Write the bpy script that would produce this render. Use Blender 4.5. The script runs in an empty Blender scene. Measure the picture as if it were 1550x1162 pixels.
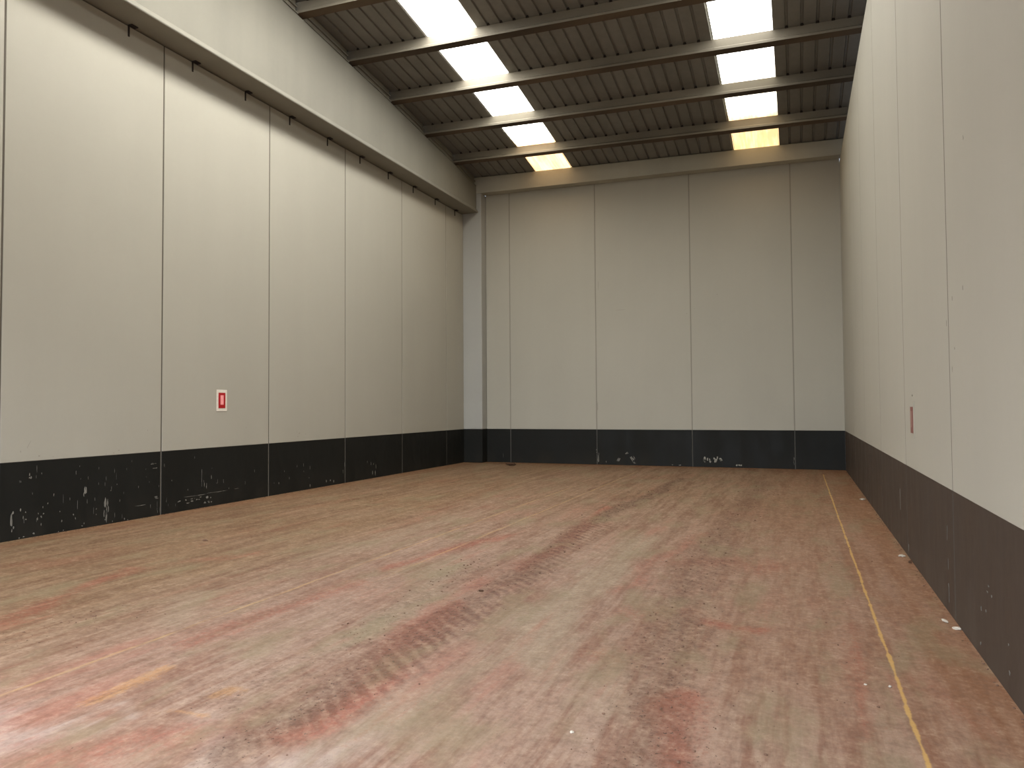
import bpy, bmesh, math, random
import numpy as np
from mathutils import Vector, Matrix

sc = bpy.context.scene
COL = sc.collection
rnd = random.Random(7)

# ------------------------------------------------------------------ camera
FPX, YAW, PITCH, ROLL = 1098.256, 0.375, 0.031, -0.007
cam_d = bpy.data.cameras.new('camera')
cam = bpy.data.objects.new('camera', cam_d)
COL.objects.link(cam)
cam_d.sensor_fit = 'HORIZONTAL'
cam_d.sensor_width = 36.0
cam_d.lens = FPX / 1550 * 36.0
cam_d.clip_end = 200
_cy, _sy = math.cos(YAW), math.sin(YAW)
fw = Vector((-_sy * math.cos(PITCH), _cy * math.cos(PITCH), math.sin(PITCH)))
rt = Vector((_cy, _sy, 0))
up = rt.cross(fw)
c_, s_ = math.cos(ROLL), math.sin(ROLL)
r2, u2 = c_ * rt + s_ * up, -s_ * rt + c_ * up
cam.matrix_world = Matrix(((r2.x, u2.x, -fw.x, 0), (r2.y, u2.y, -fw.y, 0), (r2.z, u2.z, -fw.z, 1.6), (0, 0, 0, 1)))
sc.camera = cam

# ------------------------------------------------------------------ exposure, world, light
vs = sc.view_settings
vs.view_transform = 'Standard'
vs.look = 'None'
vs.gamma = 1
vs.use_curve_mapping = False
vs.exposure = 0.2
sc.cycles.max_bounces = 10
sc.cycles.diffuse_bounces = 8

SKYLIGHT_POWER = 24.0
DOOR_POWER = 1250

w = bpy.data.worlds.new('world')
sc.world = w
w.use_nodes = True
wb = w.node_tree.nodes['Background']
wb.inputs['Color'].default_value = (0.75, 0.87, 1.0, 1)
wb.inputs['Strength'].default_value = 0.6

ld = bpy.data.lights.new('daylight_through_entrance', 'AREA')
ld.shape = 'RECTANGLE'
ld.size, ld.size_y = 8.4, 3.4
ld.spread = math.radians(118)
ld.energy = DOOR_POWER
ld.color = (0.82, 0.89, 1.0)
lo = bpy.data.objects.new('daylight_through_entrance', ld)
COL.objects.link(lo)
lo.location = (-4.0, -3.3, 2.6)
lo.rotation_euler = (math.radians(90), 0, 0)
lo.rotation_euler = Vector((0, 1, -1.05)).to_track_quat('-Z', 'Y').to_euler()

# ------------------------------------------------------------------ node helpers
class NT:
    def __init__(s, name):
        s.m = bpy.data.materials.new(name)
        s.m.use_nodes = True
        s.t = s.m.node_tree
        s.b = s.t.nodes['Principled BSDF']
        s.b.inputs['Specular IOR Level'].default_value = 0.3
        g = s.t.nodes.new('ShaderNodeNewGeometry')
        s.pos = g.outputs['Position']

    def put(s, sock, v):
        if isinstance(v, bpy.types.NodeSocket):
            s.t.links.new(v, sock)
        elif isinstance(v, tuple) and len(v) == 3 and sock.type == 'RGBA':
            sock.default_value = (*v, 1)
        else:
            sock.default_value = v

    def math(s, op, a, b=0.0, c=0.0, clamp=False):
        n = s.t.nodes.new('ShaderNodeMath')
        n.operation = op
        n.use_clamp = clamp
        s.put(n.inputs[0], a)
        s.put(n.inputs[1], b)
        s.put(n.inputs[2], c)
        return n.outputs[0]

    def mul(s, a, b): return s.math('MULTIPLY', a, b)
    def add(s, a, b): return s.math('ADD', a, b)

    def sep(s, v=None):
        n = s.t.nodes.new('ShaderNodeSeparateXYZ')
        s.put(n.inputs[0], v or s.pos)
        return n.outputs

    def map(s, scale, rot=0.0, loc=(0, 0, 0), v=None):
        n = s.t.nodes.new('ShaderNodeMapping')
        s.put(n.inputs[0], v or s.pos)
        n.inputs['Scale'].default_value = scale
        n.inputs['Rotation'].default_value = (0, 0, rot)
        n.inputs['Location'].default_value = loc
        return n.outputs[0]

    def noise(s, scale=1.0, vec=None, detail=4.0, rough=0.55, dist=0.0):
        n = s.t.nodes.new('ShaderNodeTexNoise')
        s.put(n.inputs['Vector'], vec or s.pos)
        n.inputs['Scale'].default_value = scale
        n.inputs['Detail'].default_value = detail
        n.inputs['Roughness'].default_value = rough
        n.inputs['Distortion'].default_value = dist
        return n.outputs[0]

    def ramp(s, f, lo, hi, a=0.0, b=1.0):
        n = s.t.nodes.new('ShaderNodeMapRange')
        n.interpolation_type = 'SMOOTHSTEP'
        s.put(n.inputs[0], f)
        s.put(n.inputs[1], lo)
        s.put(n.inputs[2], hi)
        s.put(n.inputs[3], a)
        s.put(n.inputs[4], b)
        return n.outputs[0]

    def mix(s, f, a, b, mode='MIX'):
        n = s.t.nodes.new('ShaderNodeMix')
        n.data_type = 'RGBA'
        n.blend_type = mode
        s.put(n.inputs[0], f)
        s.put(n.inputs[6], a)
        s.put(n.inputs[7], b)
        return n.outputs[2]

    def attr(s, name):
        n = s.t.nodes.new('ShaderNodeAttribute')
        n.attribute_name = name
        q = s.t.nodes.new('ShaderNodeSeparateColor')
        s.t.links.new(n.outputs['Color'], q.inputs[0])
        return q.outputs

    def bump(s, h, strength=0.2, dist=0.01):
        n = s.t.nodes.new('ShaderNodeBump')
        n.inputs['Strength'].default_value = strength
        n.inputs['Distance'].default_value = dist
        s.put(n.inputs['Height'], h)
        s.t.links.new(n.outputs[0], s.b.inputs['Normal'])

    def out(s, color, rough=0.8):
        s.put(s.b.inputs['Base Color'], color)
        s.put(s.b.inputs['Roughness'], rough)
        return s.m

def lin(r, g, b):
    f = lambda c: (c / 255 / 12.92) if c <= 10 else ((c / 255 + 0.055) / 1.055) ** 2.4
    return (f(r), f(g), f(b))

# ------------------------------------------------------------------ materials
def plaster(name, base, var=0.06, blotch=0.5, streak=True, rough=0.75):
    n = NT(name)
    a = n.noise(0.35, detail=3)
    b = n.noise(1.0, n.map((1.5, 1.5, 0.12)), detail=4) if streak else a
    c = n.noise(9.0, detail=5, rough=0.7)
    k = n.add(n.mul(n.math('SUBTRACT', a, 0.5), blotch), n.mul(n.math('SUBTRACT', b, 0.5), blotch * 0.6))
    k = n.add(k, n.mul(n.math('SUBTRACT', c, 0.5), 0.12))
    dk = tuple(x * (1 - var * 2) for x in base)
    lt = tuple(min(1, x * (1 + var)) for x in base)
    col = n.mix(n.ramp(k, -0.25, 0.25), dk, lt)
    n.bump(c, 0.08, 0.004)
    return n.out(col, rough)

M_PANEL = plaster('painted_concrete_panel', lin(166, 161, 147), 0.03)
M_BEAM = plaster('bare_concrete_beam', lin(126, 122, 110), 0.06, 0.8)
M_EAVES = plaster('lit_eaves_concrete', lin(170, 166, 150), 0.06, 0.8)  # beam concrete lightened to stand in for rooflight on the eaves beam
M_COLUMN = plaster('column_concrete', lin(162, 160, 152), 0.04)
M_PURLIN = plaster('purlin_concrete', lin(128, 121, 107), 0.12, 0.9, streak=False)
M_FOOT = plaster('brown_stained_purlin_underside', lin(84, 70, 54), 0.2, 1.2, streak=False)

M_SEAL = plaster('joint_sealant', lin(140, 134, 122), 0.05)
M_SEAL_FOOT = plaster('greyed_joint_sealant', lin(112, 108, 100), 0.1)
M_SEAL_UP = plaster('panel_joint_sealant', lin(92, 84, 73), 0.05)
M_SEAL_DARK = plaster('dirty_joint_sealant', lin(72, 70, 64), 0.1)
M_SCUFF = plaster('scraped_concrete', lin(128, 124, 114), 0.25, 1.5)
M_PENCIL = plaster('faint_scratch', lin(140, 134, 122), 0.02)
M_GAP = plaster('gap_shade', lin(40, 35, 30), 0.05)
M_STEEL = plaster('dull_steel', lin(44, 38, 36), 0.1)

def dado_mat(name, c1, c2, dustiness):
    n = NT(name)
    n.b.inputs['Specular IOR Level'].default_value = 0.15
    a = n.noise(1.0, n.map((2.0, 2.0, 0.7)), detail=5, rough=0.65)
    b = n.noise(16.0, n.map((1.0, 1.0, 0.35)), detail=6, rough=0.7)
    z = n.sep()[2]
    dust = n.mul(n.ramp(z, 0.0, 0.5, 1.0, 0.15), n.ramp(a, 0.35, 0.75))
    col = n.mix(n.mul(dust, dustiness), c1, c2)
    sp = n.mul(n.ramp(b, 0.72, 0.80), n.ramp(z, 0.1, 0.8, 1.0, 0.2))
    col = n.mix(n.mul(sp, 0.35), col, lin(110, 106, 96))
    return n.out(col, n.ramp(a, 0.3, 0.7, 0.5, 0.7))
M_DADO = dado_mat('black_dado_paint', lin(27, 27, 24), lin(52, 47, 39), 0.4)
M_DADO_DUSTY = dado_mat('dusty_black_dado_paint', lin(66, 56, 48), lin(84, 73, 62), 0.6)


def sheet_mat():
    n = NT('galvanised_roof_sheet')
    a = n.noise(1.0, n.map((1.2, 0.3, 1)), detail=5)
    b = n.noise(7.0, detail=4)
    k = n.add(n.mul(a, 0.7), n.mul(b, 0.3))
    col = n.mix(n.ramp(k, 0.35, 0.65), lin(112, 109, 102), lin(124, 121, 114))
    n.b.inputs['Metallic'].default_value = 0.15
    return n.out(col, 0.6)
M_SHEET = sheet_mat()

def skylight_mat():
    n = NT('translucent_rooflight_sheet')
    x, y, z = n.sep()
    a = n.noise(2.2, n.map((1.6, 0.5, 1)), detail=6, rough=0.7)
    fine = n.noise(1.0, n.map((16, 0.8, 1)), detail=4)
    far = n.ramp(y, 14.6, 18.0)
    far2 = n.ramp(y, 17.0, 17.9)
    col = n.mix(far, (1.0, 0.995, 0.96), (1.0, 0.96, 0.80))
    st = n.mul(far2, n.ramp(n.add(n.mul(a, 0.6), n.mul(fine, 0.4)), 0.40, 0.60))
    col = n.mix(far2, col, (1.0, 0.66, 0.36))
    col = n.mix(n.mul(st, 0.6), col, lin(200, 150, 92))
    right = n.ramp(x, -2.0, -1.5)
    st2 = n.mul(n.mul(right, n.ramp(y, 14.4, 16.2)), n.ramp(fine, 0.42, 0.62))
    col = n.mix(n.mul(st2, 0.35), col, lin(232, 205, 130))
    near_spot = n.mul(n.ramp(a, 0.62, 0.75), 0.25)
    col = n.mix(near_spot, col, lin(240, 225, 150))
    n.put(n.b.inputs['Emission Color'], col)
    # dirt washed down towards the gutter dims the lowest sheets; taper also set to darken the far wall
    s = n.ramp(y, 9.5, 16.8, SKYLIGHT_POWER, SKYLIGHT_POWER * 0.34)
    # the strip nearer the right wall is the dirtier of the two, dimmed further to darken that wall
    s = n.mul(s, n.ramp(x, -4.0, -3.0, 1.0, 0.42))
    s = n.mix(far2, s, n.ramp(x, -4.0, -3.0, 2.1, 1.5))
    n.put(n.b.inputs['Emission Strength'], s)
    return n.out((0.5, 0.5, 0.45), 0.5)
M_SKY = skylight_mat()

def flat(name, col, rough=0.6):
    n = NT(name)
    a = n.noise(30.0)
    return n.out(n.mix(n.ramp(a, 0.3, 0.7), tuple(c * 0.92 for c in col), col), rough)
M_WHITE = flat('sign_white', lin(222, 213, 197))
M_RED = flat('sign_red', lin(168, 22, 26))
M_PINK = flat('sign_pale_centre', lin(250, 160, 158))
M_SCRAP = flat('pale_plaster_chip', lin(178, 168, 152))
M_CLOD = flat('dark_dirt_clod', lin(70, 48, 32), 0.9)
M_CRUMB = flat('crumb_of_dirt', lin(104, 78, 62), 0.9)

# ------------------------------------------------------------------ mesh helpers
def box(bm, x0, x1, y0, y1, z0, z1, mi=0, bev=0.0):
    vs_ = [bm.verts.new((x, y, z)) for x in (x0, x1) for y in (y0, y1) for z in (z0, z1)]
    idx = [(0, 1, 3, 2), (4, 6, 7, 5), (0, 4, 5, 1), (2, 3, 7, 6), (0, 2, 6, 4), (1, 5, 7, 3)]
    fs = [bm.faces.new([vs_[i] for i in q]) for q in idx]
    for f in fs: f.material_index = mi
    if bev:
        es = list({e for f in fs for e in f.edges})
        r = bmesh.ops.bevel(bm, geom=es, offset=bev, segments=1, affect='EDGES')
        for f in r['faces']: f.material_index = mi
    return fs

def loft(bm, rings, mi=0, cap=True):
    R = [[bm.verts.new(p) for p in ring] for ring in rings]
    n = len(R[0])
    for a, b in zip(R, R[1:]):
        for i in range(n):
            f = bm.faces.new((a[i], a[(i + 1) % n], b[(i + 1) % n], b[i]))
            f.material_index = mi
    if cap:
        for ring in (R[0][::-1], R[-1]):
            f = bm.faces.new(ring)
            f.material_index = mi

def obj(name, bm, mats, parent=None, smooth=False):
    bmesh.ops.recalc_face_normals(bm, faces=bm.faces)
    me = bpy.data.meshes.new(name)
    bm.to_mesh(me)
    bm.free()
    for m in (mats if isinstance(mats, (list, tuple)) else [mats]):
        me.materials.append(m)
    if smooth:
        for p in me.polygons: p.use_smooth = True
    o = bpy.data.objects.new(name, me)
    COL.objects.link(o)
    if parent: o.parent = parent
    return o

def struct(o, label=None):
    o['kind'] = 'structure'
    if label: o['label'] = label
    return o

def tag(o, label, cat, group=None):
    o['label'] = label
    o['category'] = cat
    if group: o['group'] = group
    return o

# ------------------------------------------------------------------ dimensions (metres)
XL, XR, YB = -8.991, 1.05, 19.352
YF = -3.0                      # the open front of the bay, behind the photographer
DADO = 0.957
WALL_TOP_R = 7.53
XB = -8.56                     # inner face of the left roof beam
TILT = 0.0245                  # the roof drops a little from left to right
RY = [-3.2, 8.0, 9.32, 10.978, 12.634, 14.32, 15.945, 17.6, 19.03, 19.7]
RZ = [8.30, 9.55, 9.42, 9.235, 9.056, 8.885, 8.680, 8.490, 8.262, 8.18]
PITCHX, RIBH, RIB0 = 0.268, 0.032, -5.164     # raised ribs of the roof sheets
def zs(y, x=XB):
    return float(np.interp(y, RY, RZ)) - TILT * (x - XB)

# ------------------------------------------------------------------ floor
def vnoise(shape_pts, seed):
    rs = np.random.RandomState(seed)
    g = rs.rand(256, 256)
    x, y = shape_pts
    xi, yi = np.floor(x).astype(int), np.floor(y).astype(int)
    fx, fy = x - xi, y - yi
    fx, fy = fx * fx * (3 - 2 * fx), fy * fy * (3 - 2 * fy)
    G = lambda a, b: g[a % 256, b % 256]
    return (G(xi, yi) * (1 - fx) + G(xi + 1, yi) * fx) * (1 - fy) + (G(xi, yi + 1) * (1 - fx) + G(xi + 1, yi + 1) * fx) * fy

NX, NY = 202, 452
gx = np.linspace(XL - 0.1, XR + 0.1, NX)
gy = np.linspace(YF, YB + 0.1, NY)
GX, GY = np.meshgrid(gx, gy, indexing='ij')
# wobble, so that worn areas get ragged edges
WX = GX + 0.16 * (vnoise((GX * 3, GY * 1.2), 1) - 0.5) + 0.10 * (vnoise((GX * 9, GY * 4), 2) - 0.5)
WY = GY + 0.8 * (vnoise((GX * 3, GY * 1.5), 3) - 0.5)

def streak(pts, width, amt, soft=1.0):
    """wear mark along a polyline on the floor"""
    best = np.zeros_like(GX)
    if len(pts) == 1: pts = pts + [(pts[0][0] + .01, pts[0][1] + .2)]
    for (x0, y0), (x1, y1) in zip(pts, pts[1:]):
        dx, dy = x1 - x0, y1 - y0
        t = np.clip(((WX - x0) * dx + (WY - y0) * dy) / (dx * dx + dy * dy), 0, 1)
        d = np.hypot(WX - x0 - t * dx, WY - y0 - t * dy)
        best = np.maximum(best, np.exp(-(d / width) ** 2 / soft))
    return best * amt

red = np.zeros_like(GX)
for pts, wd, am in [
    ([(-5.35, 3.3), (-5.67, 4.12), (-5.87, 4.58), (-6.21, 5.55)], .16, .75),
    ([(-6.05, 5.8), (-5.58, 6.5)], .15, .55), ([(-6.6, 6.5), (-6.4, 8.2)], .15, .35),
    ([(-3.87, 4.13), (-3.82, 4.9), (-3.75, 5.76)], .20, .7),
    ([(-3.82, 6.3), (-3.66, 7.52), (-3.43, 8.3)], .15, .85), ([(-3.3, 8.3), (-3.0, 12.5)], .14, .4),
    ([(-2.84, 11.06), (-2.62, 9.0), (-2.53, 7.67), (-2.57, 6.52)], .16, .95), ([(-2.8, 11.5), (-2.5, 15.0)], .15, .4),
    ([(-2.54, 5.09), (-2.45, 4.28), (-2.32, 3.56), (-2.3, 3.2), (-2.38, 2.94)], .20, 1.0),
    ([(-2.74, 2.86), (-2.82, 2.64), (-3.3, 2.2)], .22, .75), ([(-3.9, 2.75), (-3.4, 2.35)], .16, .6),
    ([(-4.0, 3.2), (-3.7, 3.6)], .16, .45),
    ([(-1.1, 9.2), (-1.3, 7.9), (-1.44, 7.01), (-1.47, 6.08)], .16, .65),
    ([(-1.25, 5.25), (-0.76, 5.63)], .16, .6), ([(-1.32, 4.43), (-1.02, 4.8)], .12, .6),
    ([(-0.54, 3.94), (-0.63, 3.52), (-0.52, 3.1)], .15, 1.0), ([(-1.0, 7.4), (-0.3, 7.9)], .4, .65),
    ([(-0.6, 5.35), (-0.3, 5.39)], .15, .95), ([(0.37, 5.6), (0.33, 4.8), (0.30, 4.0)], .07, .75),
    ([(0.71, 4.5), (0.75, 4.0)], .10, .6), ([(-0.32, 3.4)], .08, .5), ([(-.9, 10), (-.7, 13)], .3, .4),
    ([(0.75, 6.5), (0.8, 4.0)], .2, .3), ([(0.1, 5.8), (0.2, 3.4)], .2, .25),
    ([(-5.0, 9.0), (-5.6, 14.0)], .3, .35), ([(-7.2, 9.0), (-7.8, 14.0)], .25, .35), ([(-4.2, 15), (-5.5, 16.5)], .3, .3),
    ([(-2.0, 3.2), (-1.7, 4.0)], .25, .35), ([(-3.4, 5.2), (-3.1, 5.9)], .2, .35), ([(0.75, 18), (0.75, 8)], .15, .25)]:
    red = np.maximum(red, streak(pts, wd, am))
pale = np.zeros_like(GX)
for pts, wd, am in [
    ([(-3.35, 7.2), (-3.15, 6.3), (-2.91, 5.0), (-2.95, 4.4)], .22, .8),
    ([(-1.75, 9.0), (-1.73, 6.9), (-1.84, 5.32), (-1.6, 4.2)], .28, .85), ([(-1.9, 4.2), (-2.0, 3.0), (-2.2, 2.4)], .30, .7),
    ([(-4.3, 2.0), (-3.75, 2.5)], .45, .9), ([(-4.43, 4.03), (-4.83, 4.87)], .3, .6), ([(-4.75, 6.5), (-4.6, 10.0)], .35, .55),
    ([(-0.75, 6.2), (-0.7, 5.7)], .25, .6), ([(-0.95, 4.3), (-0.9, 3.4)], .18, .6), ([(-0.1, 9), (-0.05, 6)], .22, .45),
    ([(-0.2, 4.2), (-0.1, 3.4)], .18, .45), ([(-2.9, 3.0), (-2.5, 2.4)], .2, .6), ([(-7.0, 4.2), (-7.6, 6.5)], .3, .3),
    ([(-3.45, 3.0), (-3.3, 2.75)], .13, .6), ([(0.8, 3.9), (0.9, 3.6)], .08, .7)]:
    pale = np.maximum(pale, streak(pts, wd, am))
grime = np.zeros_like(GX)
for pts, wd, am in [
    ([(-2.52, 2.6), (-2.45, 4.15), (-2.5, 6.78), (-2.66, 10.05), (-2.38, 16)], .24, .9),
    ([(-0.62, 2.6), (-0.69, 3.83), (-0.89, 5.86), (-0.88, 9.8), (-0.7, 16)], .30, .75),
    ([(-3.05, 7.0), (-2.95, 5.0), (-2.9, 3.2)], .28, .55),
    ([(-8.6, 6), (-8.7, 10)], .35, .2), ([(-8.5, 11), (-7.5, 17)], .3, .35), ([(-6.2, 6.6), (-6.9, 7.2)], .2, .4),
    ([(-5.2, 3.2), (-5.0, 4.2)], .3, .35), ([(-1.4, 18.7), (-0.2, 18.9)], .12, .8), ([(-5.2, 18.9), (-4.2, 18.9)], .1, .4),
    ([(0.38, 8.5), (0.45, 7.4)], .07, .6)]:
    grime = np.maximum(grime, streak(pts, wd, am))
yel = np.zeros_like(GX)
for pts, wd, am in [([(-3.62, 3.16), (-3.60, 3.35), (-3.56, 3.55)], .065, 1.0), ([(-2.98, 3.40), (-2.95, 3.58)], .05, 1.0),
                    ([(-3.09, 2.93), (-2.92, 3.0)], .05, .95), ([(-2.87, 3.25), (-2.83, 3.4)], .04, .45), ([(-3.35, 2.95), (-3.2, 2.85)], .1, .4)]:
    d = streak(pts, wd, am, 1.6)
    yel = np.maximum(yel, d)
tread = np.maximum(streak([(-2.40, 2.6), (-2.36, 4.15), (-2.36, 6.78), (-2.5, 9.5)], .17, 1.0),
                   streak([(-0.62, 2.6), (-0.69, 3.83), (-0.80, 5.86), (-0.8, 8.8)], .22, .45))
tan = np.clip((-(GX) - 4.0) / 1.6, 0, 1) * 0.9
tan = np.maximum(tan, np.clip((GY - 7) / 6, 0, 1) * 0.7)

bm = bmesh.new()
V = [[bm.verts.new((gx[i], gy[j], 0)) for j in range(NY)] for i in range(NX)]
for i in range(NX - 1):
    for j in range(NY - 1):
        bm.faces.new((V[i][j], V[i + 1][j], V[i + 1][j + 1], V[i][j + 1]))

def floor_mat():
    n = NT('worn_red_painted_floor')
    x, y, z = n.sep()
    a1 = n.attr('wear_one')
    a2 = n.attr('wear_two')
    long1 = n.noise(1.0, n.map((5.0, 0.45, 1), 0.0), detail=7, rough=0.66, dist=0.15)
    long2 = n.noise(1.0, n.map((17.0, 1.6, 1), 0.0, (3, 1, 0)), detail=7, rough=0.7, dist=0.1)
    diag = n.noise(1.0, n.map((7.0, 0.5, 1), -0.24, (9, 2, 0)), detail=7, rough=0.66, dist=0.15)
    cross = n.noise(1.0, n.map((3.0, 16.0, 1), 0.15, (5, 5, 0)), detail=4, rough=0.6)
    big = n.noise(0.6, detail=4)
    fine = n.noise(26.0, detail=5, rough=0.7)
    grit = n.noise(70.0, detail=3, rough=0.7)
    leftside = n.ramp(x, -5.4, -3.6, 1.0, 0.0)
    st = n.mix(leftside, long1, diag)
    st = n.add(n.mul(st, 0.6), n.mul(long2, 0.4))
    # base dust: pinkish grey, tan towards the left wall and the back
    tanm = n.math('MULTIPLY', a2[2], n.ramp(big, 0.25, 0.6, 0.75, 1.0))
    base = n.mix(tanm, lin(156, 131, 118), lin(138, 114, 89))
    base = n.mix(n.mul(n.ramp(st, 0.44, 0.62), .85), base, n.mix(tanm, lin(174, 154, 142), lin(156, 132, 106)))
    base = n.mix(n.mul(n.ramp(st, 0.52, 0.38), 0.75), base, n.mix(tanm, lin(142, 108, 93), lin(122, 94, 71)))
    # worn pale areas, lighter and cooler near the front to imitate entrance daylight
    pm = n.ramp(n.add(a1[1], n.mul(n.math('SUBTRACT', n.add(n.mul(long2, .6), n.mul(fine, .4)), 0.5), 1.3)), 0.25, 0.85)
    base = n.mix(n.mul(pm, 0.55), base, n.mix(n.ramp(y, 2.6, 3.6), lin(186, 176, 172), lin(166, 155, 138)))
    # red paint still on the concrete
    rn = n.add(n.mul(long2, 0.45), n.add(n.mul(fine, 0.25), n.mul(long1, 0.30)))
    rm = n.ramp(n.add(n.mul(a1[0], 0.8), n.mul(n.math('SUBTRACT', rn, 0.5), 3.0)), 0.12, 1.05)
    allred = n.mul(n.ramp(n.add(n.mul(long1, .55), n.mul(big, .45)), 0.50, 0.66), n.math('SUBTRACT', 1.0, n.mul(tanm, 0.6)))
    rm = n.math('MAXIMUM', rm, n.mul(allred, 0.62))
    base = n.mix(n.mul(rm, 0.78), base, n.mix(n.ramp(fine, 0.3, 0.7), lin(148, 82, 68), lin(168, 104, 88)))
    # yellow paint splashes
    ym = n.ramp(n.add(a2[0], n.mul(n.math('SUBTRACT', n.add(n.mul(long2, .5), n.mul(fine, .5)), 0.5), 3.4)), 0.35, 1.15)
    base = n.mix(n.mul(ym, 0.45), base, lin(200, 156, 104))
    # wheel tracks with tread bars
    gm = n.ramp(n.add(a1[2], n.mul(n.math('SUBTRACT', n.add(n.mul(long2, .5), n.mul(fine, .5)), 0.5), 1.6)), 0.35, 1.1)
    base = n.mix(n.mul(gm, 0.62), base, lin(112, 88, 72))
    rb = n.mul(n.ramp(x, -1.6, 0.2), n.ramp(y, 3.0, 5.0))
    base = n.mix(n.mul(rb, 0.35), base, lin(150, 112, 84))
    # scuffs across
    base = n.mix(n.mul(n.mul(n.ramp(cross, 0.56, 0.70), 0.25), n.ramp(x, -4, -2.5)), base, lin(132, 100, 86))
    # dark grit, thickest in the tracks
    sp = n.ramp(n.noise(34.0, n.map((1, 0.8, 1), 0, (2, 7, 0)), detail=3, rough=0.6), n.math('SUBTRACT', 0.71, n.mul(a1[2], 0.11)), n.math('SUBTRACT', 0.75, n.mul(a1[2], 0.11)))
    base = n.mix(n.mul(sp, 0.85), base, lin(64, 44, 34))
    # dark dirt along the foot of the walls
    ed = n.math('MINIMUM', n.math('SUBTRACT', x, XL), n.math('MINIMUM', n.math('SUBTRACT', XR, x), n.math('SUBTRACT', YB, y)))
    em = n.mul(n.ramp(n.add(ed, n.mul(n.math('SUBTRACT', long1, 0.5), 1.2)), 0.0, 0.7, 1.0, 0.0), 0.45)
    base = n.mix(em, base, lin(146, 104, 70))
    # mottling of dust and grit at hand size
    m1 = n.noise(9.0, n.map((1.0, 0.75, 1)), detail=6, rough=0.72)
    m2 = n.noise(30.0, n.map((1.0, 0.8, 1), 0, (3, 3, 0)), detail=4, rough=0.7)
    mm = n.add(n.mul(m1, 0.6), n.mul(m2, 0.4))
    quiet = n.math('SUBTRACT', 1.0, n.mul(a1[1], 0.3))
    base = n.mix(n.mul(n.mul(n.ramp(mm, 0.47, 0.64), n.add(0.36, n.mul(a1[2], 0.35))), quiet), base, lin(104, 78, 64))
    base = n.mix(n.mul(n.ramp(mm, 0.50, 0.36), 0.32), base, lin(200, 182, 164))
    olive = n.noise(1.0, n.map((2.4, 0.9, 1), -0.1, (1, 8, 0)), detail=5, rough=.6)
    base = n.mix(n.mul(n.ramp(olive, 0.50, 0.66), 0.45), base, lin(146, 136, 112))
    # tyre tread prints
    wav = n.t.nodes.new('ShaderNodeTexWave')
    wav.bands_direction = 'Y'
    n.put(wav.inputs['Vector'], n.map((1, 1, 1), 0.73))
    wav.inputs['Scale'].default_value = 3.0
    wav.inputs['Distortion'].default_value = 3.4
    wav.inputs['Detail'].default_value = 2
    wav.inputs['Detail Scale'].default_value = 1.5
    tm = n.mul(n.mul(n.ramp(wav.outputs[1], 0.45, 0.8), a2[1]), n.ramp(n.noise(3.2, detail=3), 0.36, 0.56))
    base = n.mix(n.mul(tm, 0.34), base, lin(108, 76, 64))
    tm2 = n.mul(n.mul(n.ramp(wav.outputs[1], 0.35, 0.1), a2[1]), 0.22)
    base = n.mix(n.mul(tm2, 0.7), base, lin(186, 162, 146))
    # painted yellow lines
    wob = n.mul(n.math('SUBTRACT', n.noise(1.0, n.map((0.01, 1.1, 1)), detail=5, rough=.7), 0.5), 0.035)
    wid = n.noise(1.0, n.map((0.01, 4.0, 1), 0, (0, 4, 0)), detail=5, rough=.75)
    d = n.math('ABSOLUTE', n.math('SUBTRACT', n.add(x, wob), 0.507))
    hw = n.ramp(wid, 0.3, 0.75, 0.002, 0.019)
    lm = n.ramp(n.math('SUBTRACT', d, hw), -0.006, 0.006, 1.0, 0.0)
    lm = n.mul(lm, n.ramp(y, 18.0, 18.15, 1.0, 0.0))
    lm = n.mul(lm, n.ramp(fine, 0.22, 0.42, 0.55, 1.0))
    base = n.mix(n.mul(lm, 0.8), base, lin(205, 172, 112))
    for x0, ya, yb, am in ((-4.19, 1.0, 14.2, 0.42), (-3.655, 5.5, 17.8, 0.42)):
        d = n.math('ABSOLUTE', n.math('SUBTRACT', n.add(x, n.mul(wob, 1.8)), x0))
        l = n.ramp(d, 0.004, 0.024, 1.0, 0.0)
        l = n.mul(l, n.mul(n.ramp(y, ya, ya + 1.5), n.ramp(y, yb - 0.6, yb, 1.0, 0.0)))
        l = n.mul(l, n.ramp(n.noise(1.0, n.map((0.01, 1.4, 1), 0, (0, x0 * 7, 0)), detail=5, rough=.7), 0.36, 0.6, 0.15, 1.0))
        base = n.mix(n.mul(l, am), base, lin(205, 178, 130))
    base = n.mix(n.mul(n.math('SUBTRACT', grit, 0.5), 0.35), base, (0.02, 0.015, 0.01))
    gam = n.t.nodes.new('ShaderNodeGamma')
    n.put(gam.inputs[0], base)
    gam.inputs[1].default_value = 1.22
    base = n.mix(1.0, gam.outputs[0], (0.855, 0.815, 0.735), 'MULTIPLY')
    n.bump(n.add(n.mul(fine, 0.7), n.mul(grit, 0.3)), 0.12, 0.004)
    n.b.inputs['Specular IOR Level'].default_value = 0.25
    return n.out(base, n.ramp(fine, 0.3, 0.7, 0.55, 0.8))

floor = struct(obj('floor', bm, floor_mat()), 'worn reddish brown concrete floor with tyre tracks and thin yellow lines')
def put_attr(name, r, g, b):
    ca = floor.data.color_attributes.new(name, 'FLOAT_COLOR', 'POINT')
    data = np.ones((NX * NY, 4), dtype=np.float32)
    data[:, 0], data[:, 1], data[:, 2] = r.ravel(), g.ravel(), b.ravel()
    ca.data.foreach_set('color', data.ravel())
put_attr('wear_one', red, pale, grime)
put_attr('wear_two', yel, tread, tan)

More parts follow.
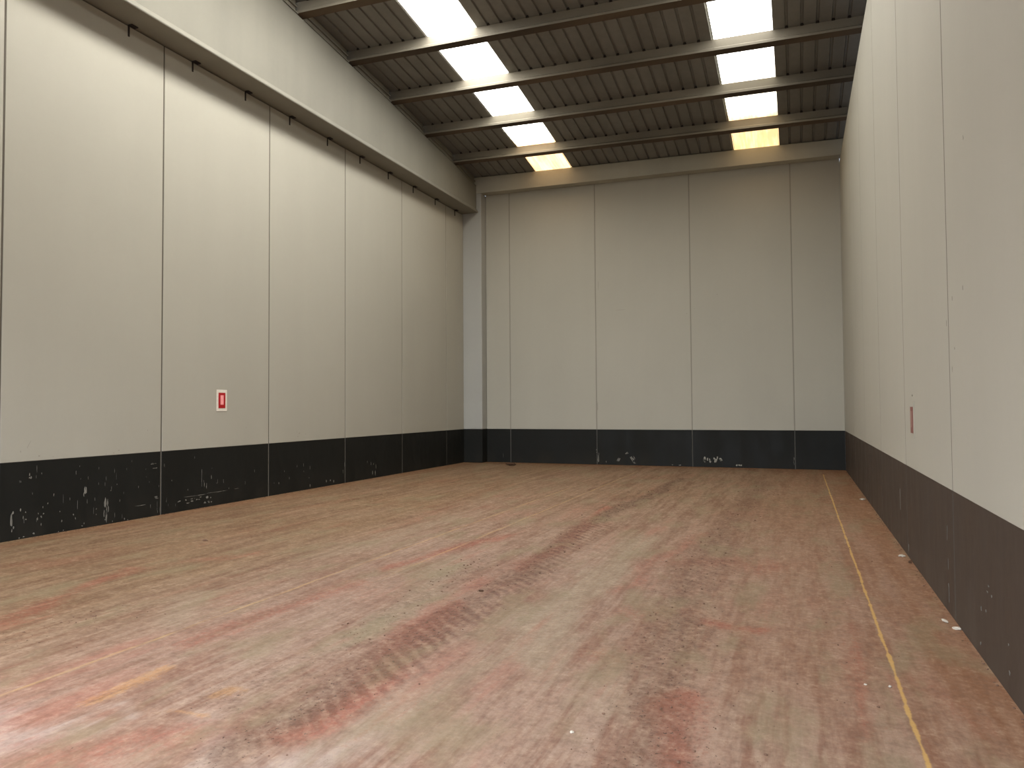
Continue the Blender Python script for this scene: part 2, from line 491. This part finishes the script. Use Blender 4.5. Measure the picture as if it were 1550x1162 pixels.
# ------------------------------------------------------------------ walls of precast panels
J = 0.012          # half a joint
SETB = 0.008       # how far the sealant sits back
def scuff(bm, axis, plane, sgn, u, z, su, sz, mi, n=1, ang=0.0, spread=(0, 0)):
    """ragged chips of missing paint lying on a wall face"""
    for _ in range(n):
        cu = u + rnd.uniform(-1, 1) * spread[0]
        cz = z + rnd.uniform(-1, 1) * spread[1]
        k = 9
        pts = []
        s1, s2 = su * rnd.uniform(.3, .75), sz * rnd.uniform(.35, .9)
        for i in range(k):
            t = 2 * math.pi * i / k
            r = rnd.uniform(0.4, 1.0)
            a, b = math.cos(t) * s1 * r, math.sin(t) * s2 * r
            a, b = a * math.cos(ang) - b * math.sin(ang), a * math.sin(ang) + b * math.cos(ang)
            pts.append((cu + a, max(0.004, cz + b)))
        o1 = plane + sgn * 0.0015
        rings = []
        for off in (plane - sgn * 0.001, o1):
            rings.append([(off, p, q) if axis == 0 else (p, off, q) for p, q in pts])
        loft(bm, rings, mi)

def wall_x(name, x, thick, sgn, joints, y0, y1, top, label, extra=None):
    """wall in a plane of constant x; sgn points into the room"""
    bm = bmesh.new()
    bv, sb = (0.004, SETB) if sgn > 0 else (0.0008, 0.0012)
    ys = [y0] + [j for j in joints if y0 + .05 < j < y1 - .05] + [y1]
    xa, xb = sorted((x, x - sgn * thick))
    for i in range(len(ys) - 1):
        a = ys[i] + (J if i else 0)
        b = ys[i + 1] - (J if i < len(ys) - 2 else 0)
        box(bm, xa, xb, a, b, 0, DADO, 1, bv)
        box(bm, xa, xb, a, b, DADO, top, 0, bv)
    xs = x - sgn * sb
    for j in ys[1:-1]:
        q0, q1 = sorted((xs, x - sgn * (thick - .01)))
        box(bm, q0, q1, j - J, j + J, 0, DADO, 5)
        box(bm, q0, q1, j - J, j + J, DADO, top - 0.01, 2)
    if extra: extra(bm)
    return struct(obj(name, bm, [M_PANEL, M_DADO if sgn > 0 else M_DADO_DUSTY, M_SEAL_UP, M_SCUFF, M_PENCIL, M_SEAL_FOOT if sgn > 0 else M_SEAL_DARK]), label)

def left_marks(bm):
    S = lambda *a, **k: scuff(bm, 0, XL, 1, *a, **k)
    S(6.29, .77, .025, .04, 3, n=3, spread=(.02, .03)); S(6.377, .86, .012, .07, 3, n=2)
    S(7.05, .46, .018, .12, 3, n=3, spread=(.02, .06)); S(7.375, .22, .03, .14, 3, n=6, spread=(.035, .1))
    S(6.06, .22, .015, .16, 3, n=2, spread=(.01, .03))
    S(8.16, .775, .10, .016, 3, n=2, spread=(.02, .01)); S(8.17, .715, .10, .016, 3, n=2, spread=(.02, .006))
    S(8.2, .27, .08, .010, 3, n=3, spread=(.03, .02)); S(7.95, .19, .2, .006, 3)
    S(8.95, .212, .34, .012, 3, n=2); S(9.45, .22, .4, .010, 3, n=2); S(9.9, .225, .3, .007, 3)
    S(9.115, .5, .008, .24, 3, n=2); S(9.32, .48, .012, .06, 3, n=2); S(8.51, .5, .012, .04, 3)
    S(8.9, .13, .05, .02, 3, n=9, spread=(.3, .05)); S(9.25, .1, .05, .03, 3, n=8, spread=(.08, .06))
    S(6.3, .4, .02, .03, 3, n=14, spread=(.25, .3)); S(7.1, .3, .012, .03, 3, n=12, spread=(.5, .25))
    S(7.0, .03, .02, .02, 3, n=10, spread=(.9, .02)); S(11.2, .3, .008, .05, 3, n=8, spread=(.8, .25))
    S(13.6, .25, .01, .08, 3, n=6, spread=(.9, .2)); S(14.2, .12, .02, .1, 3, n=2, spread=(.1, .02)); S(12.4, .08, .03, .05, 3, n=4, spread=(.6, .05))
    for k in range(60):
        S(6 + abs(rnd.gauss(0, 2.4)), rnd.uniform(.05, .85), rnd.uniform(.002, .006), rnd.uniform(.02, .09), 3)
    S(6.27, 1.167, .006, .115, 4, ang=-0.48)
    S(11.75, 1.10, .02, .015, 4, n=6, spread=(.25, .05)); S(7.0, 1.0, .03, .01, 4, n=4, spread=(.6, .02))
    for k in range(9):
        S(rnd.uniform(6, 18), rnd.uniform(.97, 1.3), .008, .02, 4)
def back_marks(bm):
    S = lambda *a, **k: scuff(bm, 1, YB, -1, *a, **k)
    S(-5.10, .22, .025, .16, 3, n=5, spread=(.02, .08)); S(-5.14, .42, .02, .03, 3, n=2, spread=(.01, .1)); S(-4.88, .08, .02, .05, 3, n=2)
    S(-4.52, .17, .03, .12, 3, n=4, ang=-.5, spread=(.04, .04)); S(-4.33, .33, .06, .05, 3, n=4, spread=(.05, .05)); S(-4.15, .2, .03, .12, 3, n=4, ang=.5, spread=(.05, .05)); S(-4.1, .07, .08, .02, 3, n=3, spread=(.05, .02))
    S(-2.2, .17, .05, .09, 3, n=6, spread=(.1, .06)); S(-1.95, .18, .06, .08, 3, n=6, spread=(.09, .07)); S(-1.4, .06, .05, .04, 3, n=3, spread=(.1, .02))
    S(-.11, .2, .022, .17, 3, n=3); S(-7.9, .2, .01, .1, 3, n=2); S(-3.0, .04, .04, .03, 3, n=3, spread=(.3, .02))
    S(-5.1, 1.6, .012, .3, 4); S(-5.05, 4.9, .01, .2, 4)
    S(-4.4, 4.2, .3, .01, 4); S(-2.2, 4.0, .02, .03, 4, n=4, spread=(.5, .5))
def right_marks(bm):
    S = lambda *a, **k: scuff(bm, 0, XR, -1, *a, **k)
    S(6.44, .6, .022, .10, 3, n=3, spread=(.006, .03)); S(6.43, .14, .018, .14, 3, n=3, spread=(.006, .02)); S(6.43, .37, .01, .08, 3)
    S(8.6, .1, .03, .1, 3, n=2); S(5.1, .45, .03, .02, 3, n=3, spread=(.1, .05)); S(5.0, .2, .04, .03, 3, n=5, spread=(.5, .15), ang=-.6)
    S(9.2, .5, .01, .2, 4, n=2); S(5.6, 2.6, .02, .03, 4, n=5, spread=(.5, .8)); S(6.25, 2.2, .02, .04, 4)
    S(8.1, 1.68, .06, .02, 4, n=2)

LJ = [5.905 + 2.403 * k for k in range(-4, 6)]
RJ = [6.185 + 2.475 * k for k in range(-4, 6)]
wall_x('wall_left', XL, 0.16, 1, LJ, YF, 19.02, 7.185, 'cream precast panel wall with black painted foot under concrete beam', left_marks)
wall_x('wall_right', XR, 0.16, -1, RJ, YF, YB, WALL_TOP_R, 'tall cream panel wall with black foot seen at a steep angle', right_marks)

bm = bmesh.new()
BJ = [-7.668, -5.131, -2.574, -0.084]
xs_ = [-8.405] + BJ + [XR]
for i in range(5):
    a = xs_[i] + (J if i else 0)
    b = xs_[i + 1] - (J if i < 4 else 0)
    box(bm, a, b, YB, YB + 0.16, 0, DADO, 1, 0.004)
    box(bm, a, b, YB, YB + 0.16, DADO, 7.9, 0, 0.004)
for j in BJ:
    box(bm, j - J, j + J, YB + 0.002, YB + 0.15, 0, DADO, 2)
    box(bm, j - J, j + J, YB + 0.002, YB + 0.15, DADO, 7.88, 5)
back_marks(bm)
struct(obj('wall_back', bm, [M_PANEL, M_DADO, M_SEAL_DARK, M_SCUFF, M_PENCIL, M_SEAL]), 'far wall of cream precast panels with black painted foot')

# front wall with the wide entrance opening (behind the photographer)
bm = bmesh.new()
box(bm, XL - .16, -8.4, YF - 0.2, YF, 0, 8.25, 0)
box(bm, 0.4, XR + .85, YF - 0.2, YF, 0, 8.05, 0)
box(bm, -8.4, 0.4, YF - 0.2, YF, 5.2, 8.05, 0)
struct(obj('wall_front', bm, [M_PANEL]), 'front wall around the open entrance')

# corner column
bm = bmesh.new()
for z0, z1, mi in ((0, DADO, 1), (DADO, 7.765, 0)):
    box(bm, XL - .16, -8.413, 19.03, 19.5, z0, z1, mi, 0.012)
struct(obj('column', bm, [M_COLUMN, M_DADO]), 'pale concrete corner column with black foot at end of left wall')

# ------------------------------------------------------------------ left roof beam (flat soffit, top rising with the roof)
def beam(name, xi, xo, sgn, label, y_end=19.015):
    bm = bmesh.new()
    ys = [YF + .02, 2.0, 5.0, 8.0, 9.32, 10.978, 12.634, 14.32, 15.945, 17.6, y_end]
    rings = []
    for y in ys:
        t = zs(y, xi) - 0.285
        rings.append([(xo, y, 7.206), (xi + sgn * .052, y, 7.206), (xi + sgn * .060, y, 7.216), (xi + sgn * .060, y, 7.232), (xi, y, 7.325),
                      (xi, y, t - .02), (xi - sgn * .02, y, t), (xo, y, t)])
    loft(bm, rings, 0)
    return struct(obj(name, bm, [M_BEAM]), label)
beam('roof_beam', XB, -9.15, 1, 'deep pale concrete beam running along the top of left wall')
beam('roof_beam', 1.62, 2.1, -1, 'unseen concrete roof beam added behind the top of right wall to block light')  # added out of sight to block outside light over the right wall

# dark strip added to block outside light through the gap between panels and beam
bm = bmesh.new()
box(bm, -9.14, -9.035, YF + .02, 19.01, 7.185, 7.206, 0)
struct(obj('trim_1', bm, [M_GAP]), 'dark filler strip added to block light leaking through gap over left wall panels')

# infill board between purlins on the beam, with a light angle strip at its foot and head
bm = bmesh.new()
ys = [YF + .3, 8.0, 9.32, 10.978, 12.634, 14.32, 15.945, 17.6, 19.03]
for a, b in zip(ys, ys[1:]):
    a2, b2 = a + .21, b - .012
    if a == YF + .3: a2 = a
    def ring(x0, x1, lo_, hi_):
        return [[(x0, y, zs(y) - lo_), (x1, y, zs(y) - lo_), (x1, y, zs(y) - hi_), (x0, y, zs(y) - hi_)] for y in (a2, b2)]
    loft(bm, ring(XB - .09, XB - .06, .283, .004), 0)
    loft(bm, ring(XB - .06, XB + .004, .283, .262), 1)
    loft(bm, ring(XB - .06, XB - .02, .15, .12), 1)
struct(obj('trim_2', bm, [M_PURLIN, M_BEAM]), 'infill boards between purlins along top of left beam')

# ------------------------------------------------------------------ purlins
def purlin(y, label):
    """inverted T of prestressed concrete: narrow web, wide foot with sloping shoulders"""
    bm = bmesh.new()
    H = 0.25
    prof = [(0.0, -H), (0.0, -H + .045), (0.055, -H + .085), (0.055, 0.0), (0.150, 0.0), (0.150, -H + .085), (0.205, -H + .045), (0.205, -H)]
    slope = (zs(y + .2) - zs(y)) / .2
    rings = []
    for x in [XB - .30, XB - .003, -6, -4, -2, 0, 1.2, 1.62, 2.0]:
        z = zs(y, x)
        rings.append([(x, y + p, z + q + slope * p * (1 if q == 0 else .3) - 0.004) for p, q in prof])
    loft(bm, rings, 0)
    bm.faces.ensure_lookup_table()
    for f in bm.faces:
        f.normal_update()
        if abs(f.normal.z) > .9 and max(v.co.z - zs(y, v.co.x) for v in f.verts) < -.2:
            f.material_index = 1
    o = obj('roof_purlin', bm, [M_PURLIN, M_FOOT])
    tag(o, label, 'purlin', 'concrete purlins under the roof sheets')
    return o

PY = [(17.6, 'concrete purlin across roof, farthest of the purlins before the deep eaves beam'),
      (15.945, 'concrete purlin across roof, second from the deep eaves beam'),
      (14.32, 'concrete purlin across roof, third from the deep eaves beam'),
      (12.634, 'concrete purlin across roof, fourth from the deep eaves beam'),
      (10.978, 'nearest concrete purlin, only its left end seen above the left beam')]
for y, lab in PY:
    purlin(y, lab)

# dark blocks imitating shaded voids where the sheet ribs pass over each purlin
shade = None
for pur in [o for o in COL.objects if o.name.startswith('roof_purlin')]:
    py = {lab: y for y, lab in PY}[pur['label']]
    k = math.ceil((XB - RIB0) / PITCHX)
    while RIB0 + k * PITCHX < 1.3:
        x = RIB0 + k * PITCHX
        k += 1
        if any(a - .05 < x < b + .05 for a, b in ((-6.755, -5.695), (-1.395, -0.315))): continue
        if shade is None:
            bm = bmesh.new()
            loft(bm, [[(-.030, 0, -.016), (.030, 0, -.016), (.026, 0, .026), (-.026, 0, .026)], [(-.030, .014, -.016), (.030, .014, -.016), (.026, .014, .026), (-.026, .014, .026)]])
            f = shade = obj('rib_shade', bm, [M_GAP])
        else:
            f = shade.copy()
            COL.objects.link(f)
        f.parent = pur
        f.location = (x, py + .038, zs(py + .038, x))

# eaves beam over the far wall
bm = bmesh.new()
rings = []
for x in [-9.15, -8.50, -6, -4, -2, 0, 1.2, 2.0]:
    zb = 7.773 - 0.0165 * (x + 8.5)
    zt = zs(19.03, x) - .035
    rings.append([(x, 19.03, zb), (x, 19.03, zt), (x, 19.05, zt + .02), (x, 19.33, zt - .01), (x, 19.33, zb)])
loft(bm, rings, 0)
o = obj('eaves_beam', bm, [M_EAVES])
tag(o, 'deep concrete eaves beam across the top of the far wall', 'beam')

# ------------------------------------------------------------------ corrugated roof with two translucent strips
def profile(x0, x1, lift=0.0, ribh=RIBH):
    """section of the sheet between x0 and x1: flat pans with narrow raised ribs"""
    pts = [(x0, lift)]
    k0 = math.floor((x0 - RIB0) / PITCHX) - 1
    for k in range(k0, k0 + 60):
        c = RIB0 + k * PITCHX
        for dx, dz in ((-.030, 0), (-.017, ribh), (.017, ribh), (.030, 0)):
            if x0 < c + dx < x1: pts.append((c + dx, dz + lift))
    pts.append((x1, lift))
    return pts

SKY = [(-6.755, -5.695), (-1.395, -0.315)]
YR = [-3.25, 4.5, 8.0, 9.32, 10.978, 12.634, 14.32, 15.945, 17.6, 19.03, 19.7]
def sheets(bm, x0, x1, lift=0.0, mi=0, ys=YR, th=.0012, ribh=RIBH):
    pr = profile(x0, x1, lift, ribh)
    for o_ in (0, th):
        rows = [[bm.verts.new((x, y, zs(y, x) + z + o_)) for x, z in pr] for y in ys]
        for a, b in zip(rows, rows[1:]):
            for i in range(len(pr) - 1):
                f = bm.faces.new((a[i], a[i + 1], b[i + 1], b[i]))
                f.material_index = mi
bm = bmesh.new()
for a, b in SKY:
    sheets(bm, a - .02, b + .02, ys=[-3.25, 4.5])
for a, b in ((-9.3, SKY[0][0] + .02), (SKY[0][1] - .02, SKY[1][0] + .02), (SKY[1][1] - .02, 2.6)):
    sheets(bm, a, b)
struct(obj('ceiling', bm, [M_SHEET]), 'grey ribbed metal roof sheets on concrete purlins')
for i, (a, b) in enumerate(SKY):
    bm = bmesh.new()
    sheets(bm, a, b, 0.004, ys=[4.5] + YR[2:], ribh=.009)
    struct(obj('window_%d' % (i + 1), bm, [M_SKY]),
           ['translucent rooflight strip nearer the left beam', 'translucent rooflight strip nearer the right wall'][i])

# ------------------------------------------------------------------ panel fixings under the beam
def clip(y):
    e = bpy.data.objects.new('panel_clip', None)
    COL.objects.link(e)
    e.location = (XL, y, 7.18)
    bm = bmesh.new()
    box(bm, 0.0, 0.075, -0.055, 0.055, 0.008, 0.024, 0, .002)
    obj('clip_plate', bm, [M_STEEL], e)
    bm = bmesh.new()
    box(bm, 0.0, 0.014, -0.062, -0.036, -0.15, 0.008, 0, .002)
    obj('clip_leg', bm, [M_STEEL], e)
    return e
proto = clip(0)
ck = [7.71 + 1.2015 * k for k in range(10)]
ORD = ['nearest', 'second', 'third', 'fourth', 'fifth', 'fifth from last', 'fourth from last', 'third from last', 'second from last', 'farthest']
for k, y in enumerate(ck):
    if k == 0:
        e = proto
    else:
        e = proto.copy()
        COL.objects.link(e)
        for ch in list(proto.children):
            c = ch.copy()
            COL.objects.link(c)
            c.parent = e
    e.location = (XL, y, 7.18)
    tag(e, 'dark steel clip at top of left wall under beam, %s of the row' % ORD[k], 'clip', 'steel clips under the left beam')

# ------------------------------------------------------------------ red signs
def sign(x, sgn, yc, zc, wy, hz, label, m1=None, m2=None):
    e = bpy.data.objects.new('wall_sign', None)
    COL.objects.link(e)
    e.location = (x, yc, zc)
    def pl(name, d0, d1, w_, h_, m, dz=0.0):
        bm = bmesh.new()
        a, b = sorted((sgn * d0, sgn * d1))
        box(bm, a, b, -w_ / 2, w_ / 2, dz - h_ / 2, dz + h_ / 2, 0, .0008)
        obj(name, bm, [m], e)
    pl('backing_plate', 0.0005, 0.006, wy, hz, M_WHITE if sgn > 0 else M_PANEL)
    pl('red_border', 0.0062, 0.009, wy * .66, hz * .72, m1 or M_RED)
    pl('pale_centre', 0.0092, 0.0115, wy * .30, hz * .44, m2 or M_PINK, .008)
    tag(e, label, 'sign')
    return e
sign(XL, 1, 9.54, 1.735, .235, .36, 'small white sign with red border and pale centre on left wall')
M_RED_SHEEN = flat('sheen_muted_red', lin(128, 84, 74))  # duller than the sign red, imitating sheen at a grazing view
sign(XR, -1, 8.115, 1.44, .26, .36, 'red sign, muted for painted sheen, seen almost edge on, on right wall', M_RED_SHEEN, flat('sheen_muted_centre', lin(150, 112, 100)))

# ------------------------------------------------------------------ bits lying on the floor
def chip(name, x, y, sx, sy, sz, mat, label, cat, seed):
    r = random.Random(seed)
    bm = bmesh.new()
    bmesh.ops.create_icosphere(bm, subdivisions=2, radius=1)
    for v in bm.verts:
        k = r.uniform(.7, 1.15)
        v.co = Vector((v.co.x * sx * k, v.co.y * sy * k, max(-.6, v.co.z) * sz * k))
    lo_ = min(v.co.z for v in bm.verts)
    for v in bm.verts: v.co.z -= lo_
    o = obj(name, bm, [mat])
    o.location = (x, y, 0.0)
    o.rotation_euler = (0, 0, r.uniform(0, 3))
    tag(o, label, cat)
    return o
chip('white_pebble', -1.06, 3.46, .011, .009, .006, M_SCRAP, 'tiny white chip alone on the open floor between the wheel tracks', 'chip', 1)
chip('white_pebble', 0.455, 4.64, .013, .009, .007, M_SCRAP, 'tiny white chip right beside the yellow line', 'chip', 2)
chip('white_pebble', 0.33, 4.63, .010, .009, .005, M_SCRAP, 'tiny dull chip on red patch a little left of the yellow line', 'chip', 3)
chip('plaster_flake', 0.975, 6.16, .045, .016, .010, M_SCRAP, 'white plaster flake at foot of right wall beside a panel joint', 'flake', 4)
chip('plaster_flake', 1.02, 5.98, .02, .03, .012, M_SCRAP, 'small broken flake right against foot of right wall', 'flake', 5)
chip('plaster_flake', 0.985, 8.62, .035, .04, .012, M_SCRAP, 'pale flake at foot of right wall below the red sign', 'flake', 6)
chip('plaster_flake', 0.98, 13.5, .04, .06, .015, M_SCRAP, 'pale flake at foot of right wall, farthest from the camera', 'flake', 7)
chip('dirt_lump', -7.30, 18.43, .17, .13, .045, M_CLOD, 'flat dark lump of dirt near the far corner column', 'dirt', 8)
chip('dirt_lump', -2.585, 5.80, .028, .02, .010, M_CLOD, 'dark dirt clod in the middle of the left wheel track', 'dirt', 9)
chip('dirt_lump', -6.72, 6.87, .035, .035, .008, M_CRUMB, 'dark crumbly lump on tan floor below the left sign', 'dirt', 10)
chip('wood_splinter', 1.02, 8.28, .010, .02, .02, M_CLOD, 'small brown fragment against foot of right wall below the red sign', 'fragment', 11)

bm = bmesh.new()
r = random.Random(3)
def crumb(x, y, s):
    q = bmesh.ops.create_icosphere(bm, subdivisions=1, radius=s)
    a, b, c = r.uniform(.7, 1.6), r.uniform(.7, 1.6), r.uniform(.4, .7)
    for v in q['verts']:
        v.co = Vector((v.co.x * a + x, v.co.y * b + y, v.co.z * c + s * c * .75))
for pts, wd, n in (([(-3.1, 7.0), (-2.85, 4.2)], .22, 130), ([(-2.52, 2.7), (-2.45, 4.15), (-2.5, 6.78), (-2.66, 10.05), (-2.38, 16)], .24, 220),
                   ([(-0.62, 2.8), (-0.69, 3.83), (-0.89, 5.86), (-0.88, 9.8), (-0.7, 16)], .30, 420), ([(-5.2, 3.2), (-4.9, 4.4)], .4, 50),
                   ([(0.3, 3.3), (0.3, 9)], .3, 30)):
    for _ in range(n):
        t = r.random() * (len(pts) - 1)
        i = int(t)
        f = t - i
        x = pts[i][0] * (1 - f) + pts[i + 1][0] * f + r.gauss(0, wd * .6)
        y = pts[i][1] * (1 - f) + pts[i + 1][1] * f
        if x < XR - .05: crumb(x, y, r.choice((.002, .002, .003, .003, .004, .006)) * (1 + y * .07))
for _ in range(160):
    yy = r.uniform(3, 19)
    if all(abs(yy - q) > .12 for q in (6.16, 5.98, 8.62, 13.5, 8.28)): crumb(XR - abs(r.gauss(0, .02)) - .012, yy, r.choice((.003, .005, .007)))
for _ in range(200):
    crumb(XL + abs(r.gauss(0, .03)) + .012, r.uniform(5, 18.9), r.choice((.004, .006, .009)))
o = obj('dirt_crumbs', bm, [M_CRUMB])
o['kind'] = 'stuff'
tag(o, 'loose brown dirt crumbs scattered in the wheel tracks and along the walls', 'dirt')
